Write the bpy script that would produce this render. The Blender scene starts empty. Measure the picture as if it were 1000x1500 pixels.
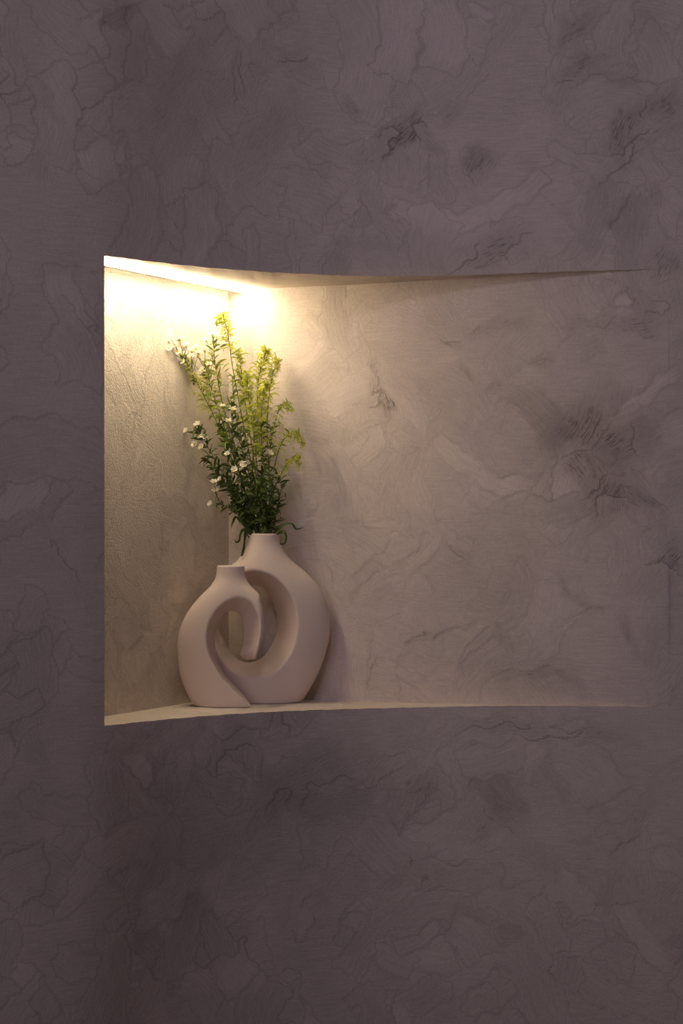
import bpy, math, random
import numpy as np
from mathutils import Vector, Matrix

C = bpy.context.scene.collection
SC = bpy.context.scene

# ------------------------------------------------------------------ camera
SHELF = 1.0                    # height of the niche shelf
CAMZ = SHELF + 0.341
F = 2900.0                     # focal length in px of the 1000x1500 frame
cam = bpy.data.cameras.new('camera')
cam.sensor_fit = 'VERTICAL'; cam.sensor_height = 36.0; cam.lens = F / 1500.0 * 36.0
cam.clip_start = 0.05
cam_o = bpy.data.objects.new('camera', cam)
cam_o.location = (0, 0, CAMZ); cam_o.rotation_euler = (math.pi / 2, 0, 0)
C.objects.link(cam_o); SC.camera = cam_o

# ------------------------------------------------------------------ world, lights, exposure
w = bpy.data.worlds.new('world'); SC.world = w; w.use_nodes = True
bg = w.node_tree.nodes['Background']
bg.inputs['Color'].default_value = (0.62, 0.47, 0.49, 1); bg.inputs['Strength'].default_value = 0.075

def area(name, loc, target, size, power, color):
    l = bpy.data.lights.new(name, 'AREA'); l.shape = 'RECTANGLE'
    l.size, l.size_y = size; l.energy = power; l.color = color
    o = bpy.data.objects.new(name, l); o.location = loc
    o.rotation_euler = (Vector(target) - Vector(loc)).to_track_quat('-Z', 'Y').to_euler()
    C.objects.link(o); return o
# cool soft fill light, added for the unseen room, off to the side behind the camera
area('room_fill_light', (-1.7, 0.2, 2.0), (0.45, 3.4, 1.60), (1.1, 1.3), 8.4, (0.90, 0.80, 1.0))
# soft overhead spot added for brightness falloff, washing the upper part of the wall
sp = bpy.data.lights.new('wall_wash_spot', 'SPOT'); sp.energy = 21; sp.color = (0.95, 0.84, 1.0)
sp.spot_size = math.radians(62); sp.spot_blend = 1.0; sp.shadow_soft_size = 0.12
spo = bpy.data.objects.new('wall_wash_spot', sp); spo.location = (-0.15, 1.1, 2.75)
spo.rotation_euler = (Vector((0.40, 3.42, 1.76)) - spo.location).to_track_quat('-Z', 'Y').to_euler(); C.objects.link(spo)

SC.view_settings.view_transform = 'Standard'; SC.view_settings.look = 'None'
SC.view_settings.exposure = 0.0; SC.view_settings.gamma = 1.0
SC.view_settings.use_curve_mapping = False

# ------------------------------------------------------------------ helpers
def P(px, py, D):
    return Vector(((px - 500) / F * D, D, CAMZ + (750 - py) / F * D))

def link(name, mesh, mat=None, parent=None, loc=None):
    o = bpy.data.objects.new(name, mesh); C.objects.link(o)
    if mat is not None and not mesh.materials: mesh.materials.append(mat)
    if parent is not None: o.parent = parent
    if loc is not None: o.location = loc
    return o

def np_mesh(name, V, Q, smooth=True):
    """mesh from numpy vertices and quads"""
    m = bpy.data.meshes.new(name)
    V = np.asarray(V, np.float32); Q = np.asarray(Q, np.int32)
    k = Q.shape[1]
    m.vertices.add(len(V)); m.vertices.foreach_set('co', V.ravel())
    m.loops.add(Q.size); m.loops.foreach_set('vertex_index', Q.ravel())
    m.polygons.add(len(Q)); m.polygons.foreach_set('loop_start', np.arange(0, Q.size, k, dtype=np.int32))
    m.update(calc_edges=True); m.validate()
    if smooth: m.polygons.foreach_set('use_smooth', np.ones(len(m.polygons), bool))
    return m

def attr(m, name, arr):
    a = m.attributes.new(name, 'FLOAT', 'POINT'); a.data.foreach_set('value', np.asarray(arr, np.float32).ravel())

class NT:
    """small node-tree writer"""
    def __init__(s, name):
        s.mat = bpy.data.materials.new(name); s.mat.use_nodes = True
        s.t = s.mat.node_tree; s.b = s.t.nodes['Principled BSDF']
    def n(s, typ, **kw):
        nd = s.t.nodes.new(typ)
        for k, v in kw.items():
            if k.startswith('i_'):
                key = k[2:].replace('_', ' ')
                nd.inputs[key].default_value = v
            else: setattr(nd, k, v)
        return nd
    def l(s, a, b): s.t.links.new(a, b)
    def math(s, op, a, b=None, c=None, clamp=False):
        nd = s.t.nodes.new('ShaderNodeMath'); nd.operation = op; nd.use_clamp = clamp
        for i, x in enumerate((a, b, c)):
            if x is None: continue
            if isinstance(x, (int, float)): nd.inputs[i].default_value = x
            else: s.l(x, nd.inputs[i])
        return nd.outputs[0]
    def attr(s, name):
        nd = s.t.nodes.new('ShaderNodeAttribute'); nd.attribute_name = name; return nd.outputs['Fac']
    def noise(s, vec, scale, detail=3, rough=0.55, dist=0.0):
        nd = s.t.nodes.new('ShaderNodeTexNoise'); nd.inputs['Scale'].default_value = scale
        nd.inputs['Detail'].default_value = detail; nd.inputs['Roughness'].default_value = rough
        nd.inputs['Distortion'].default_value = dist
        if vec is not None: s.l(vec, nd.inputs['Vector'])
        return nd.outputs['Fac']
    def mix(s, fac, a, b):
        nd = s.t.nodes.new('ShaderNodeMix'); nd.data_type = 'RGBA'
        for i, x in ((0, fac), (6, a), (7, b)):
            if isinstance(x, (int, float)): nd.inputs[i].default_value = x
            elif isinstance(x, tuple): nd.inputs[i].default_value = x
            else: s.l(x, nd.inputs[i])
        return nd.outputs[2]

# ------------------------------------------------------------------ materials
def plaster(name, base, dark, relief=1.0, sand=1.0):
    """trowelled mineral plaster: attributes su/sv run along/across each trowel stroke, sm is the
    stroke's dark drag, st its own tone"""
    t = NT(name)
    pos = t.n('ShaderNodeNewGeometry').outputs['Position']
    su, sv, sm, st = (t.attr(k) for k in ('su', 'sv', 'sm', 'st'))
    cx = t.n('ShaderNodeCombineXYZ')
    wob = t.noise(pos, 14, 2)
    t.l(t.math('MULTIPLY', su, 22), cx.inputs[0])
    t.l(t.math('ADD', t.math('MULTIPLY', sv, 300), t.math('MULTIPLY', wob, 1.2)), cx.inputs[1])
    cx2 = t.n('ShaderNodeCombineXYZ')
    t.l(t.math('MULTIPLY', t.attr('pu'), 40), cx2.inputs[0])
    t.l(t.math('ADD', t.math('MULTIPLY', t.attr('pv'), 400), t.math('MULTIPLY', wob, 1.5)), cx2.inputs[1])
    st1 = t.noise(cx.outputs[0], 1.0, 4, 0.65); st2 = t.noise(cx2.outputs[0], 1.0, 4, 0.65); pw = t.attr('pw')
    streak = t.math('ADD', t.math('MULTIPLY', st1, t.math('SUBTRACT', 1.0, pw)), t.math('MULTIPLY', st2, pw))
    grain = t.noise(pos, 420, 3, 0.6)
    blot = t.noise(pos, 85, 5, 0.7)
    cloud = t.noise(pos, 5.5, 4, 0.6, 0.6)
    # broken dark drag marks
    streak_c = t.math('ADD', t.math('MULTIPLY', t.math('SUBTRACT', streak, 0.5), 1.6), 0.5)
    blot_c = t.math('ADD', t.math('MULTIPLY', t.math('SUBTRACT', blot, 0.5), 1.3), 0.5)
    field = t.math('ADD', t.math('MULTIPLY', streak_c, 0.60), t.math('ADD', t.math('MULTIPLY', blot_c, 0.28), t.math('MULTIPLY', grain, 0.12)))
    thr = t.math('SUBTRACT', 0.69, t.math('MULTIPLY', sm, 0.24))
    mark = t.math('MULTIPLY', t.math('SUBTRACT', field, thr), 6.0, clamp=True)
    mark = t.math('MULTIPLY', mark, t.math('ADD', t.math('MULTIPLY', sm, 0.50), 0.22))
    soft = t.math('MULTIPLY', sm, t.math('MULTIPLY', cloud, 0.22))
    mark = t.math('ADD', mark, soft, clamp=True)
    # tone
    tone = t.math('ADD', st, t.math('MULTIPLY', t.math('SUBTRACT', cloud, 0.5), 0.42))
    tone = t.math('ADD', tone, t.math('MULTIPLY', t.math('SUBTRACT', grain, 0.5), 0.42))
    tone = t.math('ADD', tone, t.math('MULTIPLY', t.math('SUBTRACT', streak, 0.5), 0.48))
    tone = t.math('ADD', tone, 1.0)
    base_n = t.n('ShaderNodeVectorMath', operation='SCALE'); base_n.inputs[0].default_value = base
    t.l(tone, base_n.inputs['Scale'])
    col = t.mix(mark, base_n.outputs[0], dark + (1,))
    t.l(col, t.b.inputs['Base Color'])
    t.b.inputs['Roughness'].default_value = 0.78
    t.b.inputs['Specular IOR Level'].default_value = 0.25
    h = t.math('ADD', t.math('MULTIPLY', streak, t.math('ADD', t.math('MULTIPLY', sm, 0.9), 0.35)),
               t.math('MULTIPLY', grain, 0.38 * sand))
    h = t.math('ADD', h, t.math('MULTIPLY', blot, 0.5))
    h = t.math('ADD', h, t.math('MULTIPLY', t.attr('sh'), 0.5))
    bp = t.n('ShaderNodeBump'); bp.inputs['Strength'].default_value = 0.55 * relief
    bp.inputs['Distance'].default_value = 0.0016
    t.l(h, bp.inputs['Height']); t.l(bp.outputs[0], t.b.inputs['Normal'])
    return t.mat

M = {}
M['wall'] = plaster('wall_plaster', (0.71, 0.615, 0.575), (0.17, 0.12, 0.115), 1.8)
M['niche'] = plaster('niche_plaster', (0.72, 0.63, 0.57), (0.25, 0.19, 0.165), 1.0)
M['side'] = plaster('side_plaster', (0.71, 0.62, 0.55), (0.33, 0.27, 0.225), 2.2, 2.2)

def ceramic():
    t = NT('matte_ceramic')
    tc = t.n('ShaderNodeNewGeometry').outputs['Position']
    g = t.noise(tc, 900, 2, 0.6); c = t.noise(tc, 24, 3)
    f = t.math('ADD', t.math('MULTIPLY', t.math('SUBTRACT', g, 0.5), 0.5), 0.5, clamp=True)
    col = t.mix(f, (0.78, 0.64, 0.575, 1), (0.90, 0.77, 0.70, 1))
    col = t.mix(t.math('MULTIPLY', c, 0.25), col, (0.80, 0.66, 0.58, 1))
    t.l(col, t.b.inputs['Base Color']); t.b.inputs['Roughness'].default_value = 0.75
    t.b.inputs['Specular IOR Level'].default_value = 0.3
    bp = t.n('ShaderNodeBump'); bp.inputs['Strength'].default_value = 0.25; bp.inputs['Distance'].default_value = 0.0005
    t.l(g, bp.inputs['Height']); t.l(bp.outputs[0], t.b.inputs['Normal'])
    return t.mat
M['ceramic'] = ceramic()

def leafmat(name, a, b, trans=0.35):
    t = NT(name)
    info = t.n('ShaderNodeObjectInfo').outputs['Random']
    geo = t.n('ShaderNodeNewGeometry').outputs['Position']
    f = t.math('ADD', t.math('MULTIPLY', info, 0.6), t.math('MULTIPLY', t.noise(geo, 120, 2), 0.5), clamp=True)
    col = t.mix(f, a + (1,), b + (1,))
    t.l(col, t.b.inputs['Base Color']); t.b.inputs['Roughness'].default_value = 0.5
    tr = t.n('ShaderNodeBsdfTranslucent'); t.l(col, tr.inputs['Color'])
    mx = t.n('ShaderNodeMixShader'); mx.inputs[0].default_value = trans
    t.l(t.b.outputs[0], mx.inputs[1]); t.l(tr.outputs[0], mx.inputs[2])
    t.l(mx.outputs[0], t.t.nodes['Material Output'].inputs['Surface'])
    return t.mat
M['dark_leaf'] = leafmat('dark_green_leaf', (0.035, 0.075, 0.012), (0.12, 0.17, 0.03), 0.25)
M['mid_leaf'] = leafmat('mid_green_leaf', (0.14, 0.23, 0.025), (0.34, 0.40, 0.06), 0.35)
M['plume'] = leafmat('yellow_green_bud', (0.42, 0.50, 0.05), (0.72, 0.70, 0.12), 0.35)
M['stem'] = leafmat('green_stem', (0.055, 0.095, 0.02), (0.13, 0.17, 0.04), 0.0)
M['petal'] = leafmat('white_petal', (0.80, 0.76, 0.68), (0.90, 0.87, 0.80), 0.2)
M['centre'] = leafmat('yellow_flower_centre', (0.55, 0.45, 0.08), (0.70, 0.58, 0.15), 0.0)
M['bud'] = leafmat('brown_green_bud', (0.10, 0.10, 0.03), (0.20, 0.17, 0.06), 0.0)

def emit(name, col, strength):
    t = NT(name); t.b.inputs['Base Color'].default_value = (0.9, 0.9, 0.88, 1)
    t.b.inputs['Emission Color'].default_value = col + (1,); t.b.inputs['Emission Strength'].default_value = strength
    return t.mat
M['led'] = emit('lit_warm_diffuser', (1.0, 0.84, 0.54), 78.0)
t = NT('white_painted_metal'); t.b.inputs['Base Color'].default_value = (0.75, 0.72, 0.68, 1); t.b.inputs['Roughness'].default_value = 0.5
M['metal'] = t.mat

# ------------------------------------------------------------------ plaster strokes
PATCHES = []
def stroke_fields(A, B, seed, hand=(), amin=-1, amax=1, bmin=0, bmax=2, n=420, line=1.0):
    """A, B: wall coordinates in metres. Returns su, sv, sm, st, sh."""
    r = np.random.RandomState(seed)
    sh_ = A.shape; A = A.ravel().astype(np.float64); B = B.ravel().astype(np.float64)
    # wobble, so that no edge is a clean arc
    wa = 0.006 * np.sin(A * 41 + B * 23 + seed) + 0.004 * np.sin(B * 87 - A * 61) + 0.0025 * np.sin(A * 190 + B * 150)
    wb = 0.006 * np.sin(B * 37 - A * 29 + seed) + 0.004 * np.sin(A * 93 + B * 55) + 0.0025 * np.sin(B * 210 - A * 130)
    A2 = A + wa; B2 = B + wb
    su = A.copy(); sv = B.copy(); sm = np.zeros_like(A); st = np.zeros_like(A); hh = np.zeros_like(A)
    pu = A.copy(); pv = B.copy(); pw = np.zeros_like(A)
    def arc(ca, cb, R, a0, a1, wd, dark, tone, edge, off):
        x = A2 - ca; y = B2 - cb
        lim = R + wd
        idx = np.where((np.abs(x) < lim) & (np.abs(y) < lim))[0]
        if len(idx) == 0: return
        x = x[idx]; y = y[idx]
        rho = np.hypot(x, y); ph = np.arctan2(y, x)
        mid = 0.5 * (a0 + a1); half = 0.5 * (a1 - a0)
        d = (ph - mid + math.pi) % (2 * math.pi) - math.pi
        v = (rho - R) / (wd * 0.5); u = d / half
        ins = (np.abs(v) < 1) & (np.abs(u) < 1)
        k = idx[ins]; v = v[ins]; u = u[ins]
        x = A[k] - ca; y = B[k] - cb; rho = np.hypot(x, y); d = (np.arctan2(y, x) - mid + math.pi) % (2 * math.pi) - math.pi
        su[k] = d * R + off; sv[k] = (rho - R) + off * 3.1
        fade = np.clip((1 - np.abs(u)) * 2.2, 0, 1) * np.clip((1 - np.abs(v)) * 3.0, 0, 1)
        st[k] = st[k] * (1 - fade) + tone * fade
        sm[k] = sm[k] * (1 - 0.75 * fade) + dark * fade * (0.55 + 0.45 * u)
        ed = np.clip(1 - np.abs(v * edge - 0.86) / 0.10, 0, 1) * np.clip((1 - np.abs(u)) * 3, 0, 1)
        sm[k] = np.maximum(sm[k], ed * (0.45 + 0.55 * dark) * line * (0.5 + 0.5 * np.sin(u * 7 + off * 9)))
        hh[k] = hh[k] * (1 - fade) + (0.5 * edge * v + ed) * fade
    for i in range(n):
        ca, cb = r.uniform(amin, amax), r.uniform(bmin, bmax)
        R = r.uniform(0.05, 0.24); wd = r.uniform(0.03, 0.09)
        a0 = r.uniform(0, 6.28); a1 = a0 + r.uniform(0.5, 1.3)
        dark = abs(r.normal(0.1, 0.26)) if r.rand() < 0.5 else 0.05
        arc(ca, cb, R, a0, a1, min(wd, R * 1.2), min(dark, 0.8), r.normal(0, 0.065), r.choice([-1, 1]), r.uniform(0, 9))
    for (a, b, rx, ry, amt) in PATCHES:        # broad soft clouds of darker or paler tone
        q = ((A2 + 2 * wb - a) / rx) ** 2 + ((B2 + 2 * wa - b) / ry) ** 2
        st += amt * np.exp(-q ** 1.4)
    for (a, b, ln, wd, ang, dark) in hand:     # one dark smear: centre, length, width, direction, strength
        R = r.uniform(1.3, 2.4) * ln
        th = math.radians(ang)
        sgn = r.choice([-1, 1])
        nx, ny = -math.sin(th) * sgn, math.cos(th) * sgn
        ca, cb = a - nx * R, b - ny * R
        m = math.atan2(ny, nx); hf = ln / 2 / R
        x = A2 - ca; y = B2 - cb; rho = np.hypot(x, y); ph = np.arctan2(y, x)
        d = (ph - m + math.pi) % (2 * math.pi) - math.pi
        u = d / hf; v = (rho - R) / (wd / 2)
        g = np.clip(1 - (u * u + v * v), 0, 1)
        k = g > np.maximum(0.005, pw * 0.5)
        off = r.uniform(0, 9)
        x = A[k] - ca; y = B[k] - cb; rho = np.hypot(x, y); d = (np.arctan2(y, x) - m + math.pi) % (2 * math.pi) - math.pi
        pu[k] = d * R + off; pv[k] = (rho - R) + off * 2.3
        sm[k] = np.maximum(sm[k] * (1 - g[k]), dark * np.minimum(1, g[k] * 1.15) ** 0.9)
        pw[k] = np.minimum(1, g[k] * 2.0)
    return [q.reshape(sh_) for q in (su, sv, sm, st, hh, pu, pv, pw)]

def set_fields(m, fields):
    for k, a in zip(('su', 'sv', 'sm', 'st', 'sh', 'pu', 'pv', 'pw'), fields): attr(m, k, a)

# ------------------------------------------------------------------ wall plan
curve = [(-2.2, 2.72), (-1.2, 2.915), (-0.8, 3.003), (-0.60, 3.055), (-0.47, 3.101), (-0.378, 3.157), (-0.32, 3.222), (-0.25, 3.290), (-0.117, 3.378), (0.0237, 3.428), (0.166, 3.443), (0.279, 3.435),
         (0.376, 3.420), (0.482, 3.403), (0.70, 3.36), (1.2, 3.22), (2.2, 2.85)]
def pchip(pts, n):
    """smooth curve y(x) through points (cubic Hermite with finite-difference slopes)"""
    pts = np.array(pts); x, y = pts[:, 0], pts[:, 1]
    s = np.diff(y) / np.diff(x); mm = np.empty_like(y); mm[0] = s[0]; mm[-1] = s[-1]
    hx = np.diff(x); mm[1:-1] = (s[:-1] * hx[1:] + s[1:] * hx[:-1]) / (hx[1:] + hx[:-1])
    def f(q):
        i = np.clip(np.searchsorted(x, q) - 1, 0, len(x) - 2); hh = x[i + 1] - x[i]; tt = (q - x[i]) / hh
        return ((1 + 2 * tt) * (1 - tt) ** 2 * y[i] + tt * (1 - tt) ** 2 * hh * mm[i] + tt * tt * (3 - 2 * tt) * y[i + 1] + tt * tt * (tt - 1) * hh * mm[i + 1])
    return f
fcurve = pchip(curve, 0)
def fplan(x):
    return fcurve(np.asarray(x, float))
def tilt(x):
    s = np.clip((np.asarray(x, float) - 0.0) / 0.48, 0, 1); s = s * s * (3 - 2 * s)
    return 0.0070 * s
def zb(x): return SHELF + tilt(x)
def zt(x): return CAMZ + 0.409 + tilt(x)
XL, XR = -0.378, 0.56
_bk = pchip([(-0.208, 3.655), (-0.09, 3.6065), (0.06, 3.546), (0.19, 3.499)] +
            [(x, float(fcurve(x)) + 0.032 * ((XR - x) / 0.26) ** 1.4) for x in (0.30, 0.35, 0.40, 0.44, 0.48, 0.51, 0.54, 0.56)] + [(0.62, float(fcurve(0.62)))], 0)
def back(x): return _bk(np.asarray(x, float))

def spaced(a, b, fine, coarse_steps):
    return np.linspace(a, b, max(2, int(round((b - a) / fine)) + 1))
rng = np.random.RandomState(5)
def jit(x, amp=0.0003):
    return amp * (np.sin(x * 310) * 0.6 + np.sin(x * 131 + 1) + np.sin(x * 710 + 2) * 0.5)

xs = np.concatenate([np.linspace(-2.2, -0.75, 20)[:-1], np.linspace(-0.75, XL, 125)[:-1], np.linspace(XL, XR, 288)[:-1],
                     np.linspace(XR, 0.85, 124)[:-1], np.linspace(0.85, 2.2, 20)])
iL = int(np.argmin(abs(xs - XL))); iR = int(np.argmin(abs(xs - XR)))
def zcol(lo, hi, n): return np.linspace(lo, hi, n)
nlow0, nlow, nmid, nup, nup0 = 12, 200, 230, 180, 12
def column(x):
    b_ = float(zb(x)) + float(jit(x)); t_ = float(zt(x)) + float(jit(x + 5, 0.0003))
    return np.concatenate([np.linspace(0, 0.42, nlow0)[:-1], np.linspace(0.42, b_, nlow)[:-1], np.linspace(b_, t_, nmid)[:-1],
                           np.linspace(t_, 2.3, nup)[:-1], np.linspace(2.3, 2.75, nup0)])
jb = nlow0 - 1 + nlow - 1; jt = jb + nmid - 1
G = np.array([column(x) for x in xs]); nx_, nz_ = G.shape
XX = np.repeat(xs[:, None], nz_, 1); YY = np.repeat(fplan(xs)[:, None], nz_, 1)
und = 0.0016 * (np.sin(XX * 17 + G * 9) + np.sin(G * 21 - XX * 8)) * np.clip((np.abs(XX - XL)) * 30, 0, 1)
VV = np.stack([XX, YY + 0.4 * und, G], -1).reshape(-1, 3)
I, J = np.meshgrid(np.arange(nx_ - 1), np.arange(nz_ - 1), indexing='ij')
keep = ~((I >= iL) & (I < iR) & (J >= jb) & (J < jt))
I = I[keep]; J = J[keep]
Q = np.stack([I * nz_ + J, (I + 1) * nz_ + J, (I + 1) * nz_ + J + 1, I * nz_ + J + 1], -1)
arc_len = np.concatenate([[0], np.cumsum(np.hypot(np.diff(xs), np.diff(fplan(xs))))]); arc_len -= arc_len[iL]
AA = np.repeat(arc_len[:, None], nz_, 1)
def px2wall(px, py):
    """picture position -> coordinates on the wall (arc length, height)"""
    X = 0.0
    for _ in range(30): X = 0.5 * X + 0.5 * (px - 500) / F * float(fplan(X))
    D = float(fplan(X)); return float(np.interp(X, xs, arc_len)), CAMZ + (750 - py) / F * D
def smear(px, py, ln, wd, ang, dark):
    a, b = px2wall(px, py); return (a, b, ln * 0.00118 * 1.45, wd * 0.00118 * 1.6, ang, min(1.0, dark * 1.1))
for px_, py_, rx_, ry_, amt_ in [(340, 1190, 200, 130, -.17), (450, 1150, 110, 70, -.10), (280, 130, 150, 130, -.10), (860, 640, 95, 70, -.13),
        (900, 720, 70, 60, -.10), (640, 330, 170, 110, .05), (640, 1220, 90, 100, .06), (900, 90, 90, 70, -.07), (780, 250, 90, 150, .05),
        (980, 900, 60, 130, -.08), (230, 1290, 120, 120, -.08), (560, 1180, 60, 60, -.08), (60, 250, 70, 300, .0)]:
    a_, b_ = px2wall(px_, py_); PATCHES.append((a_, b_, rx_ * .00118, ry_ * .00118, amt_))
hand_front = [smear(*q) for q in [
    (840, 42, 70, 34, 35, .75), (848, 100, 95, 26, 20, .75), (822, 145, 50, 26, 60, .6), (915, 192, 80, 52, 68, .85),
    (970, 155, 50, 28, 40, .8), (940, 215, 130, 18, 40, .6), (880, 255, 110, 16, 42, .4), (585, 200, 95, 26, 42, .9),
    (545, 230, 110, 20, 45, .5), (625, 205, 60, 18, -42, .65), (662, 165, 42, 22, 40, .6), (702, 240, 46, 40, 60, .75),
    (700, 290, 70, 20, -45, .35), (720, 372, 120, 36, 25, .75), (670, 380, 60, 28, 40, .5), (765, 365, 55, 22, 30, .5),
    (518, 152, 36, 18, -48, .75), (425, 75, 60, 22, 5, .6), (425, 92, 110, 14, 8, .45), (255, 130, 170, 46, 52, .5),
    (300, 160, 190, 30, 50, .45), (385, 215, 150, 50, 55, .45), (345, 120, 80, 14, 88, .45), (230, 70, 40, 14, -55, .5),
    (570, 310, 26, 14, 20, .7), (530, 360, 90, 18, -5, .45), (960, 290, 40, 40, 85, .6), (975, 385, 50, 60, 60, .75),
    (985, 440, 40, 70, 70, .5), (960, 470, 60, 24, 45, .4), (740, 55, 90, 20, 60, .4), (840, 330, 80, 16, -55, .35),
    (75, 150, 60, 16, -60, .5), (25, 60, 60, 22, 88, .4), (60, 230, 70, 18, 80, .35), (100, 470, 60, 14, -60, .35),
    (80, 800, 120, 20, -55, .25), (100, 850, 120, 18, -58, .25), (60, 1100, 40, 26, -60, .5), (205, 1095, 90, 24, 18, .55),
    (285, 1075, 70, 16, 40, .5), (450, 1140, 150, 60, 20, .45), (400, 1190, 90, 26, 50, .5), (560, 1120, 60, 24, 45, .5),
    (500, 1180, 110, 70, 5, .4), (690, 1215, 70, 60, 50, .5), (745, 1195, 60, 30, -30, .45), (820, 1150, 70, 24, -55, .5),
    (850, 1075, 150, 24, -4, .6), (760, 1068, 160, 18, 2, .5), (720, 1060, 120, 14, 3, .5), (610, 1085, 80, 18, 10, .4),
    (590, 1130, 60, 20, 30, .35), (940, 1200, 110, 16, 60, .45), (900, 1290, 130, 18, 72, .4), (790, 1260, 120, 22, -50, .4),
    (630, 1270, 70, 22, -40, .45), (580, 1290, 90, 20, 60, .4), (480, 1300, 80, 26, 35, .4), (760, 1360, 90, 30, -50, .35),
    (980, 1340, 60, 70, 50, .45), (330, 1260, 90, 40, 45, .35), (220, 1260, 70, 60, 50, .4), (430, 1330, 60, 22, 70, .3),
    (975, 820, 70, 46, 50, .85), (985, 720, 50, 30, 50, .4), (960, 940, 60, 20, 70, .4), (985, 1120, 60, 16, 20, .35),
]]
def strip(name, Apts, Bpts, mat, na, nb, seed, hand=(), label=None, n=120, flip=False, line=1.0, shared=False):
    """ruled plaster surface between two polylines of equal length"""
    Apts = np.asarray(Apts, float); Bpts = np.asarray(Bpts, float)
    def resample(p, k):
        s = np.concatenate([[0], np.cumsum(np.linalg.norm(np.diff(p, axis=0), axis=1))]); q = np.linspace(0, s[-1], k)
        return np.stack([np.interp(q, s, p[:, i]) for i in range(3)], -1), q
    if len(Apts) != na: Apts, _ = resample(Apts, na); Bpts, _ = resample(Bpts, na)
    q = np.concatenate([[0], np.cumsum(np.linalg.norm(np.diff(Apts, axis=0), axis=1))])
    tt = np.linspace(0, 1, nb)
    V = Apts[:, None, :] * (1 - tt)[None, :, None] + Bpts[:, None, :] * tt[None, :, None]
    hgt = np.linalg.norm(Bpts - Apts, axis=1)
    a = np.repeat(q[:, None], nb, 1); b = hgt[:, None] * tt[None, :]
    i, j = np.meshgrid(np.arange(len(Apts) - 1), np.arange(nb - 1), indexing='ij'); i = i.ravel(); j = j.ravel()
    Qs = np.stack([i * nb + j, (i + 1) * nb + j, (i + 1) * nb + j + 1, i * nb + j + 1], -1)
    if flip: Qs = Qs[:, ::-1]
    m = np_mesh(name, V.reshape(-1, 3), Qs)
    if shared:      # the plaster runs on without a joint from the curved wall onto this one
        a = np.interp(V[..., 0], xs, arc_len); set_fields(m, stroke_fields(a, V[..., 2], *FIELD_ARGS))
    else:
        PATCHES.clear(); set_fields(m, stroke_fields(a, b, seed, hand, -0.05, q[-1] + 0.05, -0.05, hgt.max() + 0.05, n, line))
    o = link(name, m, mat); o['kind'] = 'structure'
    if label: o['label'] = label
    return o

# back wall of the niche
bx = np.linspace(-0.208, XR, 260)
def back_hand(px, py, ln, wd, ang, dark):
    X = 0.0
    for _ in range(30): X = 0.5 * X + 0.5 * (px - 500) / F * float(back(X))
    D = float(back(X))
    return (float(np.interp(X, xs, arc_len)), CAMZ + (750 - py) / F * D, ln * .00121 * 1.45, wd * .00121 * 1.55, ang, min(1.0, dark * 1.1))
hb = [back_hand(*q) for q in [
    (850, 625, 75, 60, 60, .95), (905, 655, 70, 50, 35, .85), (890, 720, 60, 34, 60, .9), (855, 690, 60, 34, -50, .8),
    (955, 640, 50, 40, 20, .6), (900, 740, 30, 50, 80, .7), (940, 735, 90, 16, -35, .7), (930, 480, 90, 26, 5, .7), (860, 470, 60, 16, 5, .6),
    (740, 480, 80, 20, 8, .6), (790, 525, 40, 16, 10, .7), (730, 565, 30, 16, 10, .7), (680, 545, 34, 14, -40, .7),
    (655, 500, 34, 10, -20, .7), (558, 590, 70, 20, -68, .95), (543, 545, 50, 12, 80, .7), (610, 570, 90, 36, -30, .45),
    (530, 590, 60, 20, 35, .5), (500, 640, 50, 30, 75, .4), (690, 640, 120, 20, -55, .35), (640, 480, 120, 26, -12, .3),
    (650, 790, 60, 10, -60, .5), (675, 815, 40, 10, -45, .55), (580, 825, 40, 10, -30, .5), (625, 850, 50, 12, -55, .45),
    (640, 925, 110, 9, 4, .7), (615, 930, 50, 12, 30, .6), (740, 880, 60, 10, 60, .4), (735, 935, 50, 10, -55, .5),
    (835, 870, 70, 10, -45, .6), (875, 890, 40, 10, 20, .5), (845, 905, 70, 16, 25, .3), (920, 930, 60, 16, -70, .7),
    (795, 990, 110, 14, -6, .7), (760, 970, 80, 14, 2, .35), (560, 880, 120, 34, 2, .35), (560, 920, 110, 20, 0, .3),
    (900, 570, 30, 60, 80, .5), (960, 850, 60, 50, 50, .5), (470, 960, 60, 60, 10, .3),
]]
all_hand = hand_front + hb
FIELD_ARGS = (3, all_hand, -0.9, 1.2, 0.35, 2.35, 650, 0.6)
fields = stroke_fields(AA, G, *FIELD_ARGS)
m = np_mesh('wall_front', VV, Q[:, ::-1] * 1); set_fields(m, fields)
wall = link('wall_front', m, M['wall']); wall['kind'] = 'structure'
wall['label'] = 'curved grey-mauve trowelled plaster wall around the lit niche'


strip('wall_back', [(x, float(back(x)), float(zb(x))) for x in bx], [(x, float(back(x)), float(zt(x))) for x in bx],
      M['wall'], 260, 240, 11, hb, 'flat trowelled plaster back wall inside the lit niche', 110, flip=True, shared=True)

# side wall of the niche
S0 = (-0.4644, 3.172); S1 = (-0.208, 3.655)
sx = np.linspace(0, 1, 180)
sidep = [(S0[0] + (S1[0] - S0[0]) * q, S0[1] + (S1[1] - S0[1]) * q) for q in sx]
strip('wall_left', [(x, y, SHELF) for x, y in sidep], [(x, y, CAMZ + 0.409) for x, y in sidep], M['side'], 180, 240, 23,
      [(0.17, 0.46, .10, .06, 80, .35), (0.22, 0.40, .12, .05, 30, .4), (0.30, 0.33, .2, .05, -15, .3), (0.25, 0.25, .2, .08, -50, .35), (0.40, .22, .2, .07, -10, .35)],
      'rough sandy plaster side wall inside the niche, under the light strip', 240, flip=True, line=0.3)

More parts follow.
